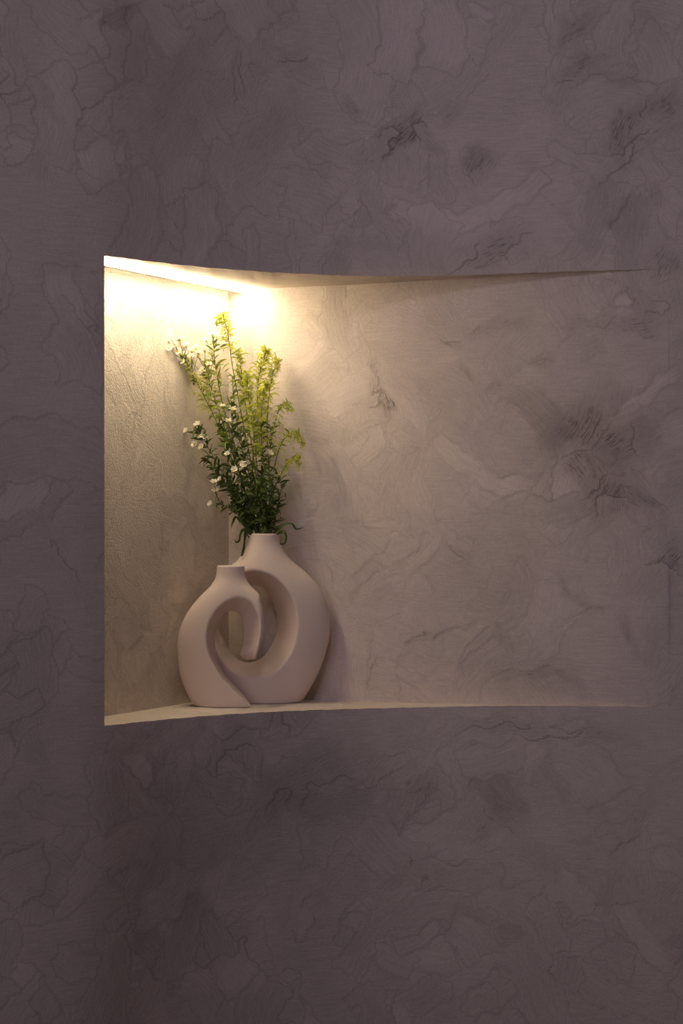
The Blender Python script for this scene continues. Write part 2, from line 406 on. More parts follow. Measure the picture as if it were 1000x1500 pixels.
# shelf and soffit of the niche: from the front edge back to the walls
fx = np.concatenate([xs[iL:iR + 1]])
def rear(x):   # depth of the niche behind each front-edge x
    if x < S1[0]:
        q = (x - S0[0]) / (S1[0] - S0[0]); return S0[1] + q * (S1[1] - S0[1])
    return float(back(x))
lead = [(-0.4644, 3.172)]
front = [(-0.4644, 3.170)] + [(x, float(fplan(x))) for x in fx]
rearp = [(-0.4644, 3.172)] + [(x, max(rear(x), float(fplan(x)) + 0.0002)) for x in fx]
def jz(i, x, f): return 0.0 if i == 0 else float(f(x))
strip('niche_floor', [(x, y, (SHELF if i == 0 else float(zb(x)) + float(jit(x)))) for i, (x, y) in enumerate(front)],
      [(x, y, float(zb(x))) for x, y in rearp], M['niche'], len(front), 60, 31, (), 'pale plaster shelf at the bottom of the niche, carrying the vases', 50)
strip('niche_ceiling', [(x, y, float(zt(x)) + (0 if i == 0 else float(jit(x + 5, 0.0003)))) for i, (x, y) in enumerate(front)],
      [(x, y, float(zt(x))) for x, y in rearp], M['niche'], len(front), 60, 37, (), 'plaster top of the niche with the light strip on it', 90, flip=True)
# return behind the niche's upright front edge
strip('wall_return', [(XL, 3.157, SHELF), (S0[0], S0[1], SHELF)], [(XL, 3.157, CAMZ + .409), (S0[0], S0[1], CAMZ + .409)], M['side'], 20, 60, 41, (),
      'narrow plaster return just inside the niche front edge', 20)

# ------------------------------------------------------------------ light strip
def led():
    a = Vector((-0.4000, 3.174, CAMZ + 0.409)); b = Vector((-0.166, 3.6385, CAMZ + 0.409))
    d = (b - a).normalized(); s = Vector((d.y, -d.x, 0))
    root = bpy.data.objects.new('light_strip', None); C.objects.link(root); root.location = a
    root['label'] = 'glowing warm white light strip along the top corner of the niche'; root['category'] = 'light'
    def bar(profile, name, mat):
        V = []; n = len(profile); L = (b - a).length
        for q in (0, L):
            for (u, h) in profile: V.append(tuple(d * q + s * u + Vector((0, 0, h))))
        Fc = [[i, (i + 1) % n, n + (i + 1) % n, n + i] for i in range(n)] + [list(range(n))[::-1], list(range(n, 2 * n))]
        me = bpy.data.meshes.new(name); me.from_pydata(V, [], Fc); me.update()
        return link(name, me, mat, root)
    bar([(-0.0068, -0.0002), (0.0035, -0.0002), (0.0035, -0.0036), (-0.0050, -0.0036), (-0.0050, -0.0066), (-0.0068, -0.0066)], 'channel', M['metal'])
    bar([(-0.0048, -0.0037), (0.0070, -0.0037), (0.0080, -0.0060), (0.0080, -0.0072), (0.0066, -0.0084), (-0.0048, -0.0084)][::-1], 'diffuser', M['led'])
led()

# ------------------------------------------------------------------ vases: signed distance field -> surface nets
def closed_smooth(pts, per=6):
    p = np.array(pts, float); n = len(p); out = []
    for i in range(n):
        p0, p1, p2, p3 = p[i - 1], p[i], p[(i + 1) % n], p[(i + 2) % n]
        for k in range(per):
            q = k / per
            out.append(0.5 * ((2 * p1) + (-p0 + p2) * q + (2 * p0 - 5 * p1 + 4 * p2 - p3) * q * q + (-p0 + 3 * p1 - 3 * p2 + p3) * q ** 3))
    return np.array(out)
def poly_sdf(X, Z, poly):
    """signed distance to a closed polygon, negative inside"""
    d2 = np.full(X.shape, 1e9); ins = np.zeros(X.shape, bool); n = len(poly)
    for i in range(n):
        ax, az = poly[i]; bx_, bz = poly[(i + 1) % n]
        ex, ez = bx_ - ax, bz - az; L = ex * ex + ez * ez + 1e-18
        q = np.clip(((X - ax) * ex + (Z - az) * ez) / L, 0, 1)
        d2 = np.minimum(d2, (X - ax - q * ex) ** 2 + (Z - az - q * ez) ** 2)
        c = (az > Z) != (bz > Z)
        if abs(ez) > 1e-12: ins ^= c & (X < ax + (Z - az) / ez * ex)
    d = np.sqrt(d2); return np.where(ins, -d, d)
def smax(a, b, k):
    h = np.clip(0.5 + 0.5 * (a - b) / k, 0, 1); return b + (a - b) * h + k * h * (1 - h)

def surface_nets(f, org, step):
    nx, ny, nz = f.shape; s = f < 0
    acc = np.zeros((nx - 1, ny - 1, nz - 1, 3)); cnt = np.zeros((nx - 1, ny - 1, nz - 1))
    def sl(o, ax=None): return tuple(slice(o[i], f.shape[i] - 1 + o[i]) for i in range(3))
    for ax in range(3):
        for o1 in (0, 1):
            for o2 in (0, 1):
                o = [0, 0, 0]; oth = [i for i in range(3) if i != ax]; o[oth[0]] = o1; o[oth[1]] = o2
                e = list(o); e[ax] = 1
                fa = f[sl(o)]; fb = f[sl(e)]; c = (fa < 0) != (fb < 0)
                q = np.where(c, fa / np.where(c, fa - fb, 1), 0)
                for i in range(3): acc[..., i] += np.where(c, (q if i == ax else o[i]), 0)
                cnt += c
    act = cnt > 0; idx = np.full(act.shape, -1, np.int64); idx[act] = np.arange(act.sum())
    cell = np.stack(np.nonzero(act), -1)
    V = org + step * (cell + acc[act] / cnt[act][:, None])
    quads = []
    for ax in range(3):
        oth = [i for i in range(3) if i != ax]
        lo = [0, 0, 0]; lo[oth[0]] = 1; lo[oth[1]] = 1
        hi = [nx - 1, ny - 1, nz - 1]
        A_ = s[lo[0]:hi[0], lo[1]:hi[1], lo[2]:hi[2]]
        e = [lo[0], lo[1], lo[2]]; e2 = list(hi); e[ax] += 1; e2[ax] += 1
        B_ = s[e[0]:e2[0], e[1]:e2[1], e[2]:e2[2]]
        c = A_ != B_; g = np.stack(np.nonzero(c), -1) + np.array(lo); sign = A_[c]
        def at(d1, d2):
            h = g.copy(); h[:, oth[0]] -= d1; h[:, oth[1]] -= d2; return idx[h[:, 0], h[:, 1], h[:, 2]]
        q = np.stack([at(1, 1), at(0, 1), at(0, 0), at(1, 0)], -1)
        flip = sign if ax != 1 else ~sign
        q[~flip] = q[~flip][:, ::-1]; quads.append(q)
    return V, np.concatenate(quads)

def zoomed(pts, D):
    return [(((240 + u / 3.8462) - 500) / F * D, CAMZ + (750 - (760 + v / 3.8462)) / F * D) for u, v in pts]

def vase_grid(Dc, cu, prof, depth, Fp, Bp, Op, t, box, step, neck_v):
    """returns the field of one vase: an upright flattened pot, cut by a channel lofted from outline Fp (front) to Bp (back)"""
    (x0, x1), (y0, y1), (z0, z1) = box
    gx = np.arange(x0, x1, step); gy = np.arange(y0, y1, step); gz = np.arange(z0, z1, step)
    cx_ = zoomed([(cu, 0)], Dc)[0][0]
    pz = np.array([zoomed([(0, v)], Dc)[0][1] for v, _ in prof]); pw = np.array([h_ / 3.8462 / F * Dc for _, h_ in prof])
    o = np.argsort(pz); pf = pchip(np.stack([pz[o], pw[o]], -1), 0); hw = np.maximum(pf(np.clip(gz, pz.min(), pz.max())), 0.003)
    dz = np.array([zoomed([(0, v)], Dc)[0][1] for v, _ in depth]); dd = np.array([d for _, d in depth]); o = np.argsort(dz)
    dfn = pchip(np.stack([dz[o], dd[o]], -1), 0); hd = dfn(np.clip(gz, dz.min(), dz.max()))
    X = gx[:, None, None] - cx_; Y = gy[None, :, None] - Dc; W = hw[None, None, :]; H = hd[None, None, :]
    r = np.sqrt((X / W) ** 2 + (Y / H) ** 2)
    g = np.sqrt((X / W ** 2) ** 2 + (Y / H ** 2) ** 2) / np.maximum(r, 1e-6)
    E = (r - 1) / np.maximum(g, 1e-6)
    E = np.where(r < 0.3, -np.minimum(W, H) * (1 - r), E)
    X2, Z2 = np.meshgrid(gx, gz, indexing='ij')
    sF = poly_sdf(X2, Z2, closed_smooth(zoomed(Fp, Dc))); sB = poly_sdf(X2, Z2, closed_smooth(zoomed(Bp, Dc)))
    s = np.clip((gy - Dc + t) / (2 * t), -0.15, 1.15)[None, :, None]
    hole = sF[:, None, :] * (1 - s) + sB[:, None, :] * s
    f = smax(E, -hole, 0.0035)
    f = smax(f, -poly_sdf(X2, Z2, closed_smooth(zoomed(Op, Dc)))[:, None, :] + 0 * f, 0.005)
    ztop = zoomed([(0, neck_v)], Dc)[0][1]
    Zg = gz[None, None, :] + 0 * X + 0 * Y
    f = smax(f, Zg - ztop, 0.002)
    f = smax(f, (SHELF + 0.0003) - Zg, 0.003)
    rr = np.sqrt((gx[:, None, None] - cx_) ** 2 + (gy[None, :, None] - Dc) ** 2)
    rin = hw[-1] if False else pw[np.argmax(pz)] * 0.80
    bore = np.maximum(rr - rin, (ztop - 0.045) - Zg)
    f = smax(f, -bore, 0.002)
    return f, (gx[0], gy[0], gz[0]), ztop, cx_, rin

DL, DS = 3.549, 3.476
STEP = 0.0014
large_prof = [(60, 84), (85, 85), (130, 89), (170, 106), (230, 150), (290, 222), (360, 292), (450, 345), (560, 370), (640, 371), (740, 350), (850, 313), (950, 262), (1015, 222), (1042, 203), (1080, 190)]
large_depth = [(60, .0275), (130, .0275), (230, .033), (360, .038), (560, .0405), (740, .0405), (950, .037), (1080, .034)]
LF = [(765, 600), (742, 710), (690, 805), (615, 870), (520, 893), (430, 880), (350, 825), (300, 740), (280, 650), (283, 585),
      (310, 600), (346, 690), (312, 560), (302, 450), (335, 365), (390, 308), (450, 286), (520, 280), (620, 310), (700, 380), (750, 480)]
LB = [(626, 600), (620, 660), (590, 725), (550, 780), (500, 808), (440, 805), (390, 765), (345, 700), (305, 620), (288, 575),
      (315, 600), (346, 690), (354, 600), (372, 510), (410, 430), (450, 398), (500, 388), (545, 398), (590, 450), (615, 520)]
LO = [(262, 375), (288, 440), (310, 560), (330, 630), (346, 690), (325, 660), (290, 575), (240, 650), (215, 760), (180, 800), (40, 800), (40, 330), (200, 345)]
small_prof = [(240, 76), (262, 77), (330, 86), (370, 106), (420, 156), (500, 226), (590, 276), (680, 299), (780, 298), (900, 279), (980, 246), (1040, 211), (1062, 192), (1090, 180)]
small_depth = [(240, .0235), (330, .0245), (420, .031), (590, .036), (780, .037), (980, .034), (1090, .030)]
SF = [(518, 1068), (416, 972), (345, 905), (295, 830), (258, 755), (245, 680), (250, 610), (277, 540), (325, 478), (385, 440), (440, 430),
      (485, 440), (520, 470), (545, 515), (560, 570), (556, 640), (538, 720), (512, 812), (530, 950), (570, 1100)]
SB = [(528, 1095), (432, 985), (362, 912), (312, 842), (289, 765), (286, 690), (292, 620), (315, 565), (348, 536), (388, 530), (420, 560),
      (436, 630), (436, 710), (418, 775), (455, 806), (512, 812), (530, 950), (590, 1100)]
SO = [(505, 810), (538, 720), (556, 640), (560, 560), (552, 500), (541, 455), (560, 420), (700, 330), (900, 400), (900, 1130), (620, 1130), (560, 1090), (512, 1000), (478, 880), (455, 830), (480, 812)]
fs, os_, ztS, cxS, rS = vase_grid(DS, 376, small_prof, small_depth, SF, SB, SO, 0.037, ((-0.300, -0.120), (DS - .043, DS + .043), (SHELF - .004, SHELF + .262)), STEP, 262)
bl = ((-0.262, -0.008), (DL - .048, DL + .048), (SHELF - .004, SHELF + .312))
fl, ol, ztL, cxL, rL = vase_grid(DL, 565, large_prof, large_depth, LF, LB, LO, 0.042, bl, STEP, 82)
# the two interlock without touching: keep the back vase 1.5 mm clear of the front one
def sample(f, org, pts_x, pts_y, pts_z):
    def ax(o, p, n):
        q = (p - o) / STEP; i = np.clip(np.floor(q).astype(int), 0, n - 2); return i, np.clip(q - i, 0, 1), (q < 0) | (q > n - 1)
    ix, qx, ex = ax(org[0], pts_x, f.shape[0]); iy, qy, ey = ax(org[1], pts_y, f.shape[1]); iz, qz, ez = ax(org[2], pts_z, f.shape[2])
    out = 0
    for a in (0, 1):
        for b in (0, 1):
            for c in (0, 1):
                wgt = (qx if a else 1 - qx)[:, None, None] * (qy if b else 1 - qy)[None, :, None] * (qz if c else 1 - qz)[None, None, :]
                out = out + wgt * f[np.ix_(ix + a, iy + b, iz + c)]
    out[ex] = 1; out[:, ey] = 1; out[:, :, ez] = 1
    return out
gx = ol[0] + STEP * np.arange(fl.shape[0]); gy = ol[1] + STEP * np.arange(fl.shape[1]); gz = ol[2] + STEP * np.arange(fl.shape[2])
other = sample(fs, os_, gx, gy, gz)
print('interlock overlap voxels', int(((other < 0) & (fl < 0)).sum()), 'of', int((fl < 0).sum()))
fl = smax(fl, 0.0015 - other, 0.002)

def keep_main(V, Q):
    """drop specks that are not connected to the main body"""
    n = len(V); lab = np.arange(n)
    e = np.concatenate([Q[:, [0, 1]], Q[:, [1, 2]], Q[:, [2, 3]]])
    while True:
        m_ = np.minimum(lab[e[:, 0]], lab[e[:, 1]]); new = lab.copy()
        np.minimum.at(new, e[:, 0], m_); np.minimum.at(new, e[:, 1], m_)
        new = new[new]
        if (new == lab).all(): break
        lab = new
    u, c = np.unique(lab, return_counts=True); main = u[np.argmax(c)]
    kv = lab == main; remap = np.cumsum(kv) - 1
    return V[kv], remap[Q[kv[Q[:, 0]]]]

def build_vase(f, org, label, dist):
    V, Qd = surface_nets(f, np.array(org), STEP); V, Qd = keep_main(V, Qd)
    # light relaxing of the lattice
    for _ in range(2):
        acc = np.zeros_like(V); cnt = np.zeros(len(V))
        for a, b in ((0, 1), (1, 2), (2, 3), (3, 0)):
            np.add.at(acc, Qd[:, a], V[Qd[:, b]]); np.add.at(acc, Qd[:, b], V[Qd[:, a]]); np.add.at(cnt, Qd[:, a], 1); np.add.at(cnt, Qd[:, b], 1)
        V = 0.5 * V + 0.5 * acc / cnt[:, None]
    zmin = V[:, 2].min(); V[:, 2] += SHELF + 0.0002 - zmin
    base = np.array([V[:, 0].mean(), V[:, 1].mean(), SHELF + 0.0002]); V = V - base
    m = np_mesh('vase', V, Qd)
    o = link('ceramic_vase', m, M['ceramic'], loc=tuple(base)); o['label'] = label; o['category'] = 'vase'; o['group'] = 'interlocking ring vases'
    return o
vs = build_vase(fs, os_, 'smaller empty pinkish-beige ring vase linked through the larger one', DS)
vl = build_vase(fl, ol, 'larger pinkish-beige ring vase holding the green and white bouquet', DL)

# ------------------------------------------------------------------ bouquet
R_ = random.Random(8)
def leaf_mesh(name, L, Wd, bend, curl, mat, n=6):
    """lanceolate leaf along +X, folded along the midrib, bending down"""
    V, Fc = [], []
    x = y = 0.0; ang = 0.25
    for i in range(n + 1):
        q = i / n
        hw = Wd * (math.sin(math.pi * min(1, q * 0.92 + 0.05)) ** 0.8) * (1 - 0.25 * q) + 0.00012
        tw = curl * q
        for s_, up in ((-1, 0.22), (0, 0.0), (1, 0.22)):
            V.append((x, s_ * hw * math.cos(tw), y + hw * up * abs(s_) + s_ * hw * math.sin(tw)))
        x += L / n * math.cos(ang); y += L / n * math.sin(ang); ang -= bend / n
    for i in range(n):
        a = i * 3
        Fc += [[a, a + 3, a + 4, a + 1], [a + 1, a + 4, a + 5, a + 2]]
    me = bpy.data.meshes.new(name); me.from_pydata(V, [], Fc); me.update()
    for p in me.polygons: p.use_smooth = True
    me.materials.append(mat); return me
LEAVES = {k: [leaf_mesh('leaf_blade', 0.020 * s1, 0.0024 * s2, bd, cu, M[k]) for (s1, s2, bd, cu) in
              ((1, 1, .8, .3), (1.25, 1.0, 1.6, -.5), (.8, 1.1, .3, .8), (1.45, .95, 2.4, 1.2), (1.0, .75, -0.6, .2), (1.2, 1.2, 3.4, .6))]
          for k in ('dark_leaf', 'mid_leaf', 'plume')}

def flower_meshes():
    V, Fc = [], []
    n = 13
    for k in range(n):
        a = 2 * math.pi * k / n; r0, r1, r2 = 0.0009, 0.0031, 0.0044; hw = 0.00085
        ca, sa = math.cos(a), math.sin(a); b = len(V); lift = 0.0006 * (k % 3)
        for r_, w_, z_ in ((r0, .5, 0), (r1, 1, .0011 + lift), (r2, .55, .0012 + lift)):
            for s_ in (-1, 1): V.append((r_ * ca - s_ * hw * w_ * sa, r_ * sa + s_ * hw * w_ * ca, z_))
        Fc += [[b, b + 1, b + 3, b + 2], [b + 2, b + 3, b + 5, b + 4]]
    pm = bpy.data.meshes.new('petals'); pm.from_pydata(V, [], Fc); pm.update(); pm.materials.append(M['petal'])
    V, Fc = [(0, 0, 0.0016)], []
    for ring, (r_, z_) in enumerate(((0.0010, 0.0013), (0.0015, 0.0004), (0.0013, -0.0012), (0.0004, -0.0024))):
        for k in range(8): V.append((r_ * math.cos(k * math.pi / 4), r_ * math.sin(k * math.pi / 4), z_))
    for k in range(8): Fc.append([0, 1 + k, 1 + (k + 1) % 8])
    for q in range(3):
        for k in range(8): Fc.append([1 + q * 8 + k, 9 + q * 8 + k, 9 + q * 8 + (k + 1) % 8, 1 + q * 8 + (k + 1) % 8])
    cm = bpy.data.meshes.new('flower_centre'); cm.from_pydata(V, [], Fc); cm.update(); cm.materials.append(M['centre'])
    V, Fc = [], []
    prof = ((0.0003, -0.0030), (0.0013, -0.0016), (0.0015, 0.0002), (0.0009, 0.0017), (0.0002, 0.0022))
    for r_, z_ in prof:
        for k in range(7): V.append((r_ * math.cos(k * 2 * math.pi / 7), r_ * math.sin(k * 2 * math.pi / 7), z_))
    for q in range(len(prof) - 1):
        for k in range(7): Fc.append([q * 7 + k, q * 7 + (k + 1) % 7, q * 7 + 7 + (k + 1) % 7, q * 7 + 7 + k])
    bm_ = bpy.data.meshes.new('bud'); bm_.from_pydata(V, [], Fc); bm_.update(); bm_.materials.append(M['bud'])
    return pm, cm, bm_
PM, CM, BM = flower_meshes()

def tube(V, Fc, pts, r0, r1, n=5):
    b0 = len(V)
    for i, p in enumerate(pts):
        d = (pts[min(i + 1, len(pts) - 1)] - pts[max(i - 1, 0)]).normalized()
        a = d.cross(Vector((0, 1, 0.01))); a = a.normalized() if a.length > 1e-6 else Vector((1, 0, 0)); b = d.cross(a)
        r_ = r0 + (r1 - r0) * i / (len(pts) - 1)
        for k in range(n):
            th = 2 * math.pi * k / n; V.append(tuple(p + a * (r_ * math.cos(th)) + b * (r_ * math.sin(th))))
    for i in range(len(pts) - 1):
        for k in range(n):
            Fc.append([b0 + i * n + k, b0 + i * n + (k + 1) % n, b0 + (i + 1) * n + (k + 1) % n, b0 + (i + 1) * n + k])

def spline(pts, per=8):
    out = []
    for i in range(len(pts) - 1):
        p0 = pts[max(i - 1, 0)]; p1 = pts[i]; p2 = pts[i + 1]; p3 = pts[min(i + 2, len(pts) - 1)]
        for k in range(per):
            q = k / per
            out.append(0.5 * ((2 * p1) + (-p0 + p2) * q + (2 * p0 - 5 * p1 + 4 * p2 - p3) * q * q + (-p0 + 3 * p1 - 3 * p2 + p3) * q ** 3))
    out.append(pts[-1]); return out

def place(o, pos, direction, roll, sc=1.0):
    x = direction.normalized(); up = Vector((0, 0, 1)) if abs(x.z) < .95 else Vector((0, 1, 0))
    y = up.cross(x).normalized(); z = x.cross(y)
    m3 = Matrix((x, y, z)).transposed() @ Matrix.Rotation(roll, 3, 'X')
    o.location = pos; o.rotation_mode = 'QUATERNION'; o.rotation_quaternion = m3.to_quaternion(); o.scale = (sc, sc, sc)

def clamp_y(p):
    """stay clear of the niche's back wall"""
    lim = float(back(max(-0.208, p.x))) - 0.006
    if p.y > lim: p.y = lim
    # and of its side wall
    q = (p.x - S0[0]) / (S1[0] - S0[0]) * (S1[1] - S0[1]) + S0[1]
    if p.x < S1[0] and p.y > q - 0.008: p.y = q - 0.008
    return p

def sprig(name, label, path, dD, kind, leafmat_, nleaf, lsize=1.0, t0=0.3, flowers=(), buds=0, side=0, plume=0, plen=1.0, cat='flower stem', root_spread=None, droop=0.0):
    """one stem with its leaves, flowers or feathery buds. path: picture points from the vase mouth to the tip"""
    base = Vector((cxL + R_.uniform(-.5, .5) * rL, DL + R_.uniform(-.55, .55) * rL, ztL - 0.035))
    mouth = Vector((cxL + (path[0][0] - 387) / F * DL, base.y, ztL + 0.001))
    off = mouth.x - cxL
    mouth.x = cxL + max(-rL * .72, min(rL * .72, off)); 
    ctrl = [base, mouth]
    npt = len(path)
    for i, (px, py) in enumerate(path[1:], 1):
        D = base.y + dD * (i / (npt - 1)) ** 1.2
        ctrl.append(clamp_y(P(px, py, D)))
    root = bpy.data.objects.new(name, None); C.objects.link(root); root.location = base; root.empty_display_size = 0.02
    root['label'] = label; root['category'] = cat
    pts = [p - base for p in spline(ctrl)]
    V, Fc = [], []; tube(V, Fc, pts, 0.00125, 0.0004)
    n = len(pts); i0 = int(8 + (n - 8) * 0.0)
    def at(q):
        f_ = i0 + q * (n - 1 - i0); i = min(int(f_), n - 2); k = f_ - i
        return pts[i].lerp(pts[i + 1], k), (pts[i + 1] - pts[i]).normalized()
    def rnd(d, up, spread):
        v = Vector((R_.gauss(0, 1), R_.gauss(0, 1) * .7, R_.gauss(0, 1) * .5)); v = v - d * v.dot(d)
        if v.length < 1e-6: v = Vector((1, 0, 0))
        return (v.normalized() * spread + d * up).normalized()
    # leaves, each an object
    nleaf = int(nleaf * 2.2)
    for k in range(nleaf):
        q = t0 + (1 - t0) * (k + R_.random()) / nleaf if nleaf else 0
        q = min(q, .97); p, d = at(q)
        me = R_.choice(LEAVES[leafmat_])
        dr = rnd(d, R_.uniform(.2, 1.1) - droop, 1.0)
        sc = 1.62 * lsize * R_.uniform(.55, 1.2) * (1.0 - .3 * q)
        tip = base + p + dr * (0.022 * sc)
        lim = float(back(max(-.208, tip.x))) - .004
        if tip.y > lim: dr.y = -abs(dr.y)
        o = link('leaf', me, None, root); place(o, p, dr, R_.uniform(-1.5, 1.5), sc)
    # side twigs carrying flower heads (absolute picture positions)
    for (fx_, fy_, fd) in flowers:
        D = base.y + dD + fd
        tgt = clamp_y(P(fx_, fy_, D)) - base
        best = min(range(i0, n), key=lambda i: (pts[i] - (tgt - Vector((0, 0, 0.016)))).length)
        s0 = pts[max(i0, best - 2)]
        mid = s0.lerp(tgt, .55) + Vector((0, 0, -0.003))
        tube(V, Fc, spline([s0, mid, tgt], 4), 0.0006, 0.00035, 4)
        d = (tgt - mid).normalized(); d = (d + Vector((R_.uniform(-.5, .3), -R_.uniform(.3, .9), R_.uniform(0, .6)))).normalized()
        o = link('flower_head', PM, None, root)
        o.location = tgt; o.rotation_mode = 'QUATERNION'; o.rotation_quaternion = d.to_track_quat('Z', 'Y'); s_ = R_.uniform(1.2, 1.75); o.scale = (s_, s_, s_)
        link('flower_centre', CM, None, o)
    for k in range(buds):
        q = R_.uniform(.62, 1.0); p, d = at(min(q, .99)); dr = rnd(d, 1.0, .9); tp = p + dr * R_.uniform(.006, .014)
        tube(V, Fc, [p, tp], .0004, .0003, 4)
        o = link('bud', BM, None, root); o.location = tp; o.rotation_mode = 'QUATERNION'; o.rotation_quaternion = dr.to_track_quat('Z', 'Y'); s_ = R_.uniform(.7, 1.2); o.scale = (s_,) * 3
    # feathery plume: arching twigs with hundreds of tiny buds -> one joined part
    if plume:
        PV, PF = [], []
        def speck(p, dr, L, wd):
            b = len(PV); a = dr.cross(Vector((R_.gauss(0, 1), R_.gauss(0, 1), R_.gauss(0, 1)))).normalized() * wd; c = dr.cross(a).normalized() * wd
            for v in (p, p + dr * L * .45 + a, p + dr * L * .5 + c, p + dr * L * .45 - a, p + dr * L): PV.append(tuple(v))
            PF.extend([[b, b + 1, b + 2], [b, b + 2, b + 3], [b + 1, b + 4, b + 2], [b + 2, b + 4, b + 3]])
        for k in range(plume):
            q = 1 - (k / plume) ** .8 * (.62 if plen >= 1 else .45); p, d = at(min(.995, q)); dr = rnd(d, 1.15, .95)
            L = plen * (0.006 + 0.036 * (1 - q) ** .8) * R_.uniform(.6, 1.2)
            tw = []; pp = p.copy(); dd_ = dr.copy()
            for s_ in range(6):
                tw.append(pp.copy()); pp = pp + dd_ * (L / 5); dd_ = (dd_ + Vector((R_.uniform(-.12, .12), 0, -.16 - droop * .35))).normalized()
            for v in tw:
                lim = float(back(max(-.208, base.x + v.x))) - .004 - base.y
                if v.y > lim: v.y = lim
            tube(V, Fc, tw, .0003, .0002, 3)
            for s_ in range(1, 6):
                for _ in range(R_.randint(1, 2)):
                    sd = (rnd(dd_, .9, .8) + Vector((0, 0, .2))).normalized(); speck(tw[s_], sd, R_.uniform(.0040, .0090) * min(1, .45 + L * 40), .0012 * min(1, .5 + L * 40))
        for k in range(int(plume * 1.1)):
            q = R_.uniform(.35, .99); p, d = at(q); speck(p, rnd(d, .8, .8), R_.uniform(.004, .009), .0010)
        me = bpy.data.meshes.new('plume_buds'); me.from_pydata(PV, [], PF); me.update()
        o = link('plume_buds', me, M['plume'], root); o['kind'] = 'stuff'; o['label'] = 'tiny yellow-green buds'
    me = bpy.data.meshes.new('stem'); me.from_pydata(V, [], Fc); me.update()
    for p in me.polygons: p.use_smooth = True
    link('stem', me, M['stem'], root)
    return root

# white daisy sprigs
sprig('aster_sprig', 'white-flowered sprig reaching farthest out towards the niche side wall, its tip the widest cluster',
      [(378, 781), (350, 700), (318, 620), (288, 560), (268, 522)], -.035, 'f', 'mid_leaf', 26, .72, .25,
      flowers=[(254, 500, 0), (265, 499, .004), (262, 517, -.004), (273, 507, .003), (252, 514, .002), (271, 519, .001), (259, 508, -.006), (287, 509, .003), (281, 514, .002), (290, 517, 0), (268, 531, .003), (280, 522, -.004)], buds=10, plume=26, plen=.8)
sprig('aster_sprig', 'white-flowered sprig second from the side wall, with pale daisies crowding its top',
      [(380, 781), (352, 700), (330, 630), (308, 565), (299, 530)], -.02, 'f', 'mid_leaf', 22, .72, .25,
      flowers=[(290, 522, 0), (300, 514, .003), (306, 534, -.003), (284, 533, 0), (283, 546, .003), (312, 527, .003), (297, 543, 0)], buds=9, plume=30, plen=.9)
sprig('aster_sprig', 'upright sprig with small dark buds and a single white flower on top',
      [(382, 781), (350, 690), (328, 600), (316, 540), (313, 500)], -.012, 'f', 'mid_leaf', 20, .8, .3,
      flowers=[(311, 490, 0), (302, 499, .003), (318, 491, 0)], buds=16, plume=14, plen=.7)
sprig('aster_sprig', 'low side sprig of six white daisies standing out against the side wall',
      [(376, 781), (345, 722), (318, 680), (298, 642), (290, 628)], -.03, 'f', 'dark_leaf', 26, .8, .2,
      flowers=[(272, 631, 0), (289, 622, .003), (292, 640, -.002), (300, 641, .002), (285, 651, 0), (295, 655, -.003)], buds=8)
sprig('aster_sprig', 'lowest daisy sprig with white flowers just above the vase shoulder',
      [(376, 781), (352, 757), (335, 744), (320, 738)], -.028, 'f', 'dark_leaf', 14, .6, .2,
      flowers=[(308, 738, 0), (315, 719, .002), (313, 706, 0)], buds=3)
sprig('aster_sprig', 'daisy sprig in the middle of the bouquet with white flowers half hidden among leaves',
      [(384, 781), (358, 720), (342, 650), (338, 590)], -.03, 'f', 'dark_leaf', 22, .9, .2,
      flowers=[(341, 600, 0), (334, 617, 0), (333, 665, -.004), (343, 688, -.006), (357, 681, -.004), (326, 595, .002), (322, 702, 0), (395, 664, 0)], buds=8)
# feathery plumes
sprig('plume_stem', 'tallest feathery yellow-green plume, its drooping tip nearest the light strip',
      [(388, 781), (372, 700), (354, 610), (340, 535), (333, 485), (325, 462), (320, 470)], .0, 'p', 'mid_leaf', 16, .75, .2, plume=62, plen=.55, droop=.4)
sprig('plume_stem', 'feathery yellow-green plume just behind the tallest one, with a forked leafy top',
      [(386, 781), (374, 690), (362, 610), (354, 550), (350, 515)], .015, 'p', 'plume', 30, .65, .35, plume=46, plen=.7)
sprig('plume_stem', 'short bright yellow-green plume filling the gap below the forked one',
      [(386, 781), (378, 700), (372, 640), (364, 580), (362, 545)], -.01, 'p', 'plume', 26, .6, .35, plume=46, plen=.9)
sprig('plume_stem', 'bushy yellow-green plume with a pale curled tip, centre of the bouquet top',
      [(391, 781), (385, 690), (378, 620), (378, 560), (386, 528), (390, 512)], .0, 'p', 'plume', 24, .6, .35, plume=60, plen=.95)
sprig('plume_stem', 'narrow yellow-green plume with a round bud tip beside the bushy one',
      [(395, 781), (394, 690), (391, 620), (396, 565), (403, 535), (405, 527)], -.01, 'p', 'plume', 16, .65, .35, plume=50, plen=.6)
sprig('plume_stem', 'yellow-green plume hanging low in front of the bouquet top',
      [(393, 781), (388, 700), (382, 630), (386, 580), (390, 560)], -.03, 'p', 'plume', 22, .7, .3, plume=46, plen=.9, droop=.5)
sprig('plume_stem', 'airy arching plume, the upper of three leaning over the niche back wall',
      [(396, 781), (394, 710), (397, 650), (406, 607), (417, 590), (426, 597)], -.03, 'p', 'mid_leaf', 8, .6, .2, plume=22, plen=1.1, droop=1.0)
sprig('plume_stem', 'airy arching plume, the middle of three and reaching farthest over the back wall',
      [(397, 781), (398, 710), (408, 660), (422, 636), (436, 634), (443, 652)], -.035, 'p', 'mid_leaf', 8, .6, .2, plume=24, plen=1.1, droop=1.0)
sprig('plume_stem', 'airy arching plume, the lowest of three drooping over the back wall',
      [(397, 781), (400, 725), (411, 695), (425, 674), (436, 668), (438, 684)], -.04, 'p', 'mid_leaf', 8, .6, .2, plume=20, plen=1.0, droop=1.1)
